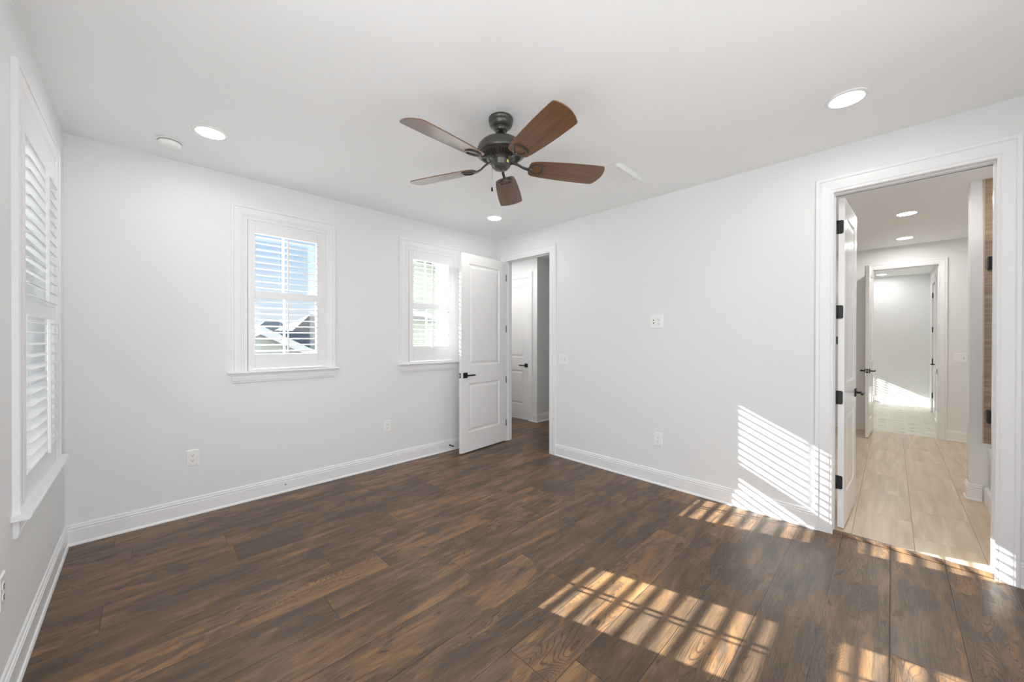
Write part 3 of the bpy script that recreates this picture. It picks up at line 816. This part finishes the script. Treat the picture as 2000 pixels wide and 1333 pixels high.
for lx, ly, wh in ((9.20, -3.68, 'next to its bathroom door'), (9.20, -1.00, 'in its near window corner'), (11.30, -1.00, 'above its window')):  # unseen lights added to brighten the far room evenly
    downlight('unseen fill light added in the sunlit far room, ' + wh, (lx, ly, H), M_LAMPF, 'recessed lights of other rooms')
downlight('recessed ceiling light of the sunlit room beyond the bathroom', (11.43, -3.680, H), M_LAMPF, 'recessed lights of other rooms')
downlight('unseen fill light added in the hall outside the open door', (4.38, 0.24, H), M_FILLH, 'recessed lights of other rooms')  # both hall lights are unseen, added to brighten its door wall
downlight('unseen fill light added at the closed end of the hall', (4.38, 1.00, H), M_FILLH, 'recessed lights of other rooms')

sd = empty('smoke_detector', (0.505, -0.355, H)); tag(sd, 'white round smoke detector on the ceiling near the corner', 'smoke detector')
MB().lathe([(0.0, 0.0), (0.070, 0.0), (0.070, -0.010), (0.0, -0.010)], 40).build('base_plate', M_PLATE, sd)
MB().lathe([(0.0, -0.010), (0.0625, -0.010), (0.0625, -0.0125), (0.0, -0.013)], 40).build('gap_ring', M_DARK, sd)
MB().lathe([(0.0, -0.0125), (0.062, -0.0125), (0.062, -0.022), (0.056, -0.036), (0.040, -0.043), (0.0, -0.045)], 40).build('cover', M_PLATE, sd)
MB().box(0.020, 0.034, -0.050, -0.040, -0.041, -0.036).build('test_button', M_PLATE, sd, bevel=0.002)

ve = empty('ceiling_vent', (3.17, -2.165, H)); tag(ve, 'white rectangular air vent on the ceiling behind a fan blade', 'air vent')
vx, vy = 0.185, 0.172
mb = MB()
for a in ((-vx, vx, -vy, -vy + 0.022), (-vx, vx, vy - 0.022, vy), (-vx, -vx + 0.022, -vy + 0.022, vy - 0.022), (vx - 0.022, vx, -vy + 0.022, vy - 0.022), (-vx + 0.022, vx - 0.022, -0.006, 0.012)):
    mb.box(a[0], a[1], a[2], a[3], -0.007, 0.0)
mb.build('frame', M_PLATE, ve, bevel=0.002)
for y0, y1 in ((-vy + 0.022, -0.006), (0.012, vy - 0.022)):
    MB().box(-vx + 0.022, vx - 0.022, y0, y1, -0.003, 0.0).build('grille', M_PLATE, ve)
mb = MB(); dpf = [(-vy + 0.010, -0.006), (-vy - 0.016, -0.034), (-vy - 0.024, -0.035), (-vy - 0.028, -0.030), (-vy - 0.026, -0.024), (-vy - 0.002, 0.0)]
mb.loft([[(-vx - 0.004, y, z) for y, z in dpf], [(vx + 0.004, y, z) for y, z in dpf]], True, True)
mb.build('deflector', M_PLATE, ve)

# ------------------------------------------------------------------ wall plates (local: room at -y)
def plate_body(root, w, h):
    mb = MB(); t = 0.0062
    mb.loft([[(-w / 2, 0, -h / 2), (w / 2, 0, -h / 2), (w / 2, 0, h / 2), (-w / 2, 0, h / 2)], [(-w / 2, -t * .4, -h / 2), (w / 2, -t * .4, -h / 2), (w / 2, -t * .4, h / 2), (-w / 2, -t * .4, h / 2)], [(-w / 2 + .004, -t, -h / 2 + .004), (w / 2 - .004, -t, -h / 2 + .004), (w / 2 - .004, -t, h / 2 - .004), (-w / 2 + .004, -t, h / 2 - .004)]], True, True)
    return mb.build('cover_plate', M_PLATE, root)
def slot(root, x, z, w, h, y=-0.0075):
    return MB().box(x - w / 2, x + w / 2, y - 0.0012, y + 0.0012, z - h / 2, z + h / 2).build('slot', M_DARK, root)
def recept(root, x, z):
    mb = MB(); n = 20; r = 0.0172; prof = []
    for k in range(n):
        a = 2 * PI * k / n; prof.append((max(-0.0165, min(0.0165, r * math.cos(a))), max(-0.0135, min(0.0135, r * math.sin(a)))))
    mb.loft([[(x + a, -0.005, z + b) for a, b in prof], [(x + a, -0.0078, z + b) for a, b in prof]], True, True)
    f = mb.build('socket_face', M_PLATE, root)
    for dx, w, h in ((-0.0063, 0.0022, 0.0075), (0.0063, 0.0022, 0.0062)): slot(f, x + dx, z + 0.0032, w, h)
    slot(f, x, z - 0.0075, 0.0048, 0.0048)
def outlet(label, loc, rz):
    root = empty('wall_outlet', loc, rz); tag(root, label, 'wall outlet', 'white duplex wall outlets of the bedroom')
    plate_body(root, 0.078, 0.125); recept(root, 0, 0.0195); recept(root, 0, -0.0195)
    MB().lathe([(0, 0), (0.0026, 0), (0.0026, 0.001), (0, 0.001)], 10).build('screw', M_PLATE, root, (0, -0.0064, 0)).rotation_euler = (PI / 2, 0, 0)
    return root
outlet('white duplex outlet under the middle window, close to the corner', (0.646, 0, 0.448), 0)
outlet('white duplex outlet on the window wall between the middle window and open door', (2.258, 0, 0.434), 0)
outlet('white duplex outlet low on the long wall, under the square media plate', (W, -2.282, 0.428), RZ_R)
outlet('white duplex outlet on the side wall below the tall window', (0, -1.555, 0.455), RZ_L)

mp = empty('media_plate', (W, -2.262, 1.549), RZ_R); tag(mp, 'square white wall plate with outlet and cable jacks, high on the long wall', 'wall plate')
plate_body(mp, 0.130, 0.128); recept(mp, 0.024, 0.017); recept(mp, 0.024, -0.0195)
ins = MB().box(-0.040, -0.008, -0.008, -0.005, -0.033, 0.033).build('jack_insert', M_PLATE, mp, bevel=0.001)
for z in (0.013, -0.014):
    MB().lathe([(0, 0), (0.0048, 0), (0.0048, 0.006), (0.0032, 0.008), (0, 0.008)], 12).build('jack', M_DARK, ins, (-0.024, -0.0075, z)).rotation_euler = (PI / 2, 0, 0)

def switch(label, loc, rz, w=0.120, h=0.122):
    root = empty('light_switch', loc, rz); tag(root, label, 'light switch', 'white double light switches')
    plate_body(root, w, h)
    for k, x in enumerate((-0.023, 0.023)):
        b_ = MB().box(x - 0.0055, x + 0.0055, -0.0078, -0.005, -0.0125, 0.0125).build('switch_frame', M_SWITCH, root)
        s_ = 1 if k else -1
        mb = MB(); mb.loft([[(x - 0.0045, -0.006, -0.010), (x + 0.0045, -0.006, -0.010), (x + 0.0045, -0.006, 0.010), (x - 0.0045, -0.006, 0.010)], [(x - 0.0040, -0.017, s_ * 0.006 - 0.004), (x + 0.0040, -0.017, s_ * 0.006 - 0.004), (x + 0.0040, -0.017, s_ * 0.006 + 0.004), (x - 0.0040, -0.017, s_ * 0.006 + 0.004)]], True, True)
        mb.build('toggle', M_PLATE, root)
    return root
switch('white double toggle switch on the long wall beside the hall doorway', (W, -1.149, 1.143), RZ_R)
switch('white double toggle switch on the far bathroom wall beside the doorway', (XB, -4.492, 1.132), RZ_R)

# ------------------------------------------------------------------ door stop and cable stub on the back baseboard
ds = empty('door_stop', (3.070, -0.013, 0.066)); tag(ds, 'small black door stop screwed to the baseboard behind the open door', 'door stop')
MB().lathe([(0, 0), (0.011, 0), (0.010, 0.004), (0.0055, 0.006), (0.0055, 0.058), (0, 0.058)], 16).build('rod', M_BLACK, ds).rotation_euler = (PI / 2, 0, 0)
MB().lathe([(0, 0.055), (0.008, 0.055), (0.0085, 0.060), (0.0075, 0.070), (0, 0.071)], 16).build('bumper', M_BLACK, ds).rotation_euler = (PI / 2, 0, 0)
cs = MB().lathe([(0, 0), (0.0048, 0), (0.0044, 0.004), (0, 0.005)], 12).build('cable_stub', M_DARK)
cs.location = (1.283, -0.0125, 0.068); cs.rotation_euler = (PI / 2, 0, 0); tag(cs, 'tiny dark cable stub in the baseboard under the middle window', 'cable stub')

# ------------------------------------------------------------------ bathtub and glass screen
tub = empty('bathtub', (4.75, -4.80, 0)); tag(tub, 'white bathtub against the wood-look tiles, half hidden by the door frame', 'bathtub')
def rrect(x0, x1, y0, y1, r, z, n=6):
    pts = []
    for cx, cy, a0 in ((x1 - r, y1 - r, 0), (x0 + r, y1 - r, 90), (x0 + r, y0 + r, 180), (x1 - r, y0 + r, 270)):
        for k in range(n + 1):
            a = math.radians(a0 + 90 * k / n); pts.append((cx + r * math.cos(a), cy + r * math.sin(a), z))
    return pts
X0, X1, Y0, Y1 = -0.765, 0.690, -0.42, 0.398
mb = MB()
mb.loft([rrect(X0, X1, Y0, Y1 - 0.010, 0.02, 0.02), rrect(X0, X1, Y0, Y1 - 0.006, 0.02, 0.40), rrect(X0, X1, Y0, Y1, 0.02, 0.462), rrect(X0 + .004, X1 - .004, Y0 + .004, Y1 - .004, 0.02, 0.478), rrect(X0 + .014, X1 - .014, Y0 + .014, Y1 - .014, 0.02, 0.485),
         rrect(X0 + .07, X1 - .07, Y0 + .06, Y1 - .07, 0.10, 0.482), rrect(X0 + .085, X1 - .085, Y0 + .075, Y1 - .085, 0.10, 0.465), rrect(X0 + .13, X1 - .13, Y0 + .11, Y1 - .12, 0.12, 0.20), rrect(X0 + .20, X1 - .20, Y0 + .17, Y1 - .18, 0.12, 0.11)], True, True, True)
mb.build('shell', M_TUB, tub)
mb = MB(); mb.loft([[(X0, Y1 - 0.012, 0), (X0, Y1 + 0.012, 0), (X0, Y1 + 0.012, 0.125), (X0, Y1 + 0.002, 0.138), (X0, Y1 - 0.012, 0.138)], [(X1 - 0.014, Y1 - 0.012, 0), (X1 - 0.014, Y1 + 0.012, 0), (X1 - 0.014, Y1 + 0.012, 0.125), (X1 - 0.014, Y1 + 0.002, 0.138), (X1 - 0.014, Y1 - 0.012, 0.138)]], True, True)
mb.build('skirt', M_TRIM, tub)
scn = empty('shower_screen', (5.45, -4.425, 0.49)); tag(scn, 'clear glass tub screen on black wall hinges beside the wood-look tiles', 'shower screen')
MB().box(-0.72, -0.012, -0.004, 0.004, 0.0, 1.74).build('glass_panel', M_GLASS, scn, bevel=0.001)
for z in (0.245, 1.53):
    MB().box(-0.075, 0.002, -0.014, 0.026, z - 0.052, z + 0.052).build('hinge', M_BLACK, scn, bevel=0.003)

# ------------------------------------------------------------------ outside: ground and neighbouring houses
gz = -3.2
g_ = MB().box(-40, 70, 1.5, 120, gz - 0.3, gz).build('ground', M_GROUND); struct(g_)
def hip_roof(mb, x0, x1, y0, y1, z0, zr, inset):
    ym = (y0 + y1) / 2
    a, b, c, d = (x0, y0, z0), (x1, y0, z0), (x1, y1, z0), (x0, y1, z0); e, f = (x0 + inset, ym, zr), (x1 - inset, ym, zr)
    mb.face([a, b, f, e]); mb.face([c, d, e, f]); mb.face([b, c, f]); mb.face([d, a, e]); mb.face([a, d, c, b])
    return mb
def house_hip(label, x0, x1, y0, y1, ze, zr, inset, side, roof):
    h_ = empty('neighbour_house', ((x0 + x1) / 2, (y0 + y1) / 2, gz)); tag(h_, label, 'house', 'houses seen through the windows')
    cx, cy = (x0 + x1) / 2, (y0 + y1) / 2
    MB().box(x0 - cx, x1 - cx, y0 - cy, y1 - cy, 0, ze - gz).build('walls', side, h_)
    ov = 0.4
    hip_roof(MB(), x0 - cx - ov, x1 - cx + ov, y0 - cy - ov, y1 - cy + ov, ze - gz - 0.05, zr - gz, inset).build('roof', roof, h_)
    mb = MB(); e = ze - gz - 0.05
    for q in ((x0 - cx - ov - .03, x1 - cx + ov + .03, y0 - cy - ov - .05, y0 - cy - ov + .0), (x0 - cx - ov - .05, x0 - cx - ov, y0 - cy - ov, y1 - cy + ov), (x1 - cx + ov, x1 - cx + ov + .05, y0 - cy - ov, y1 - cy + ov)):
        mb.box(*q, e - 0.2, e + 0.02)
    mb.build('fascia', M_FASC, h_)
    for k in range(3):
        xx = x0 - cx + (x1 - x0) * (k + 0.7) / 3.6
        w_ = MB().box(xx - 0.5, xx + 0.5, y0 - cy - 0.05, y0 - cy + 0.02, e - 2.1, e - 0.7).build('house_window', M_FASC, h_)
        MB().box(xx - 0.42, xx + 0.42, y0 - cy - 0.06, y0 - cy - 0.04, e - 2.02, e - 0.78).build('house_pane', M_SHING, w_)
    return h_
house_hip('distant house with a dark slate hip roof, left of the tilt rod', 6.9, 11.0, 34.4, 39.6, 1.65, 2.95, 1.9, M_SIDE1, M_SHING)
house_hip('neighbouring house with the tallest taupe hip roof in the middle window', 7.0, 13.6, 23, 30, 1.45, 3.15, 2.6, M_SIDE1, M_SHING2)
def house_gable(label, xa, xb, xc, y0, y1, za, zb, side, roof, ridge):
    """gable wall facing us with its ridge running back; xa..xb base, ridge above xc"""
    h_ = empty('neighbour_house', (xc, y0, gz)); tag(h_, label, 'house', 'houses seen through the windows')
    L, R = xa - xc, xb - xc; zl = za - gz; zt = zb - gz; dp = y1 - y0
    mb = MB(); mb.loft([[(L, 0, 0), (R, 0, 0), (R, 0, zl), (0, 0, zt), (L, 0, zl)], [(L, dp, 0), (R, dp, 0), (R, dp, zl), (0, dp, zt), (L, dp, zl)]], True, True)
    mb.build('walls', side, h_)
    sl, sr = (zt - zl) / -L, (zt - zl) / R; ov = 0.3; t = 0.14
    mb = MB()
    for s_, X, sp in ((-1, L - ov, sl), (1, R + ov, sr)):
        ze = zt - sp * abs(X)
        mb.loft([[(0, -ov, zt + 0.02), (X, -ov, ze + 0.02), (X, -ov, ze + t), (0, -ov, zt + t)], [(0, dp + ov, zt + 0.02), (X, dp + ov, ze + 0.02), (X, dp + ov, ze + t), (0, dp + ov, zt + t)]], True, True)
    mb.build('roof', roof, h_)
    mb = MB()
    for X, sp in ((L - ov, sl), (R + ov, sr)):
        ze = zt - sp * abs(X)
        mb.loft([[(0, -ov - .04, zt - 0.16), (X, -ov - .04, ze - 0.16), (X, -ov - .04, ze + t + .01), (0, -ov - .04, zt + t + .01)], [(0, -ov + .0, zt - 0.16), (X, -ov + .0, ze - 0.16), (X, -ov + .0, ze + t + .01), (0, -ov + .0, zt + t + .01)]], True, True)
    mb.build('rake_board', M_FASC, h_)
    return h_
gh = house_gable('nearest house in the middle window, grey gable with white rake boards', 0.2, 6.5, 3.30, 12.0, 14.0, 0.02, 1.68, M_SIDE1, M_SHING, None)
mb = hip_roof(MB(), -0.9, 3.9, 0.5, 6.2, 3.5, 4.93, 1.6); mb.build('rear_roof', M_SHING, gh)
gd = house_gable('pale cream house close behind the window beside the hall door', 4.7, 10.5, 6.7, 7.0, 10.5, 2.9, 4.1, M_SIDE2, M_SHING2, None)
mb = MB(); mb.loft([[(-1.8, -0.9, 5.55), (0.4, -0.9, 5.1), (0.4, -0.9, 5.25), (-1.8, -0.9, 5.7)], [(-1.8, 0, 5.55), (0.4, 0, 5.1), (0.4, 0, 5.25), (-1.8, 0, 5.7)]], True, True); mb.build('porch_roof', M_FASC, gd)
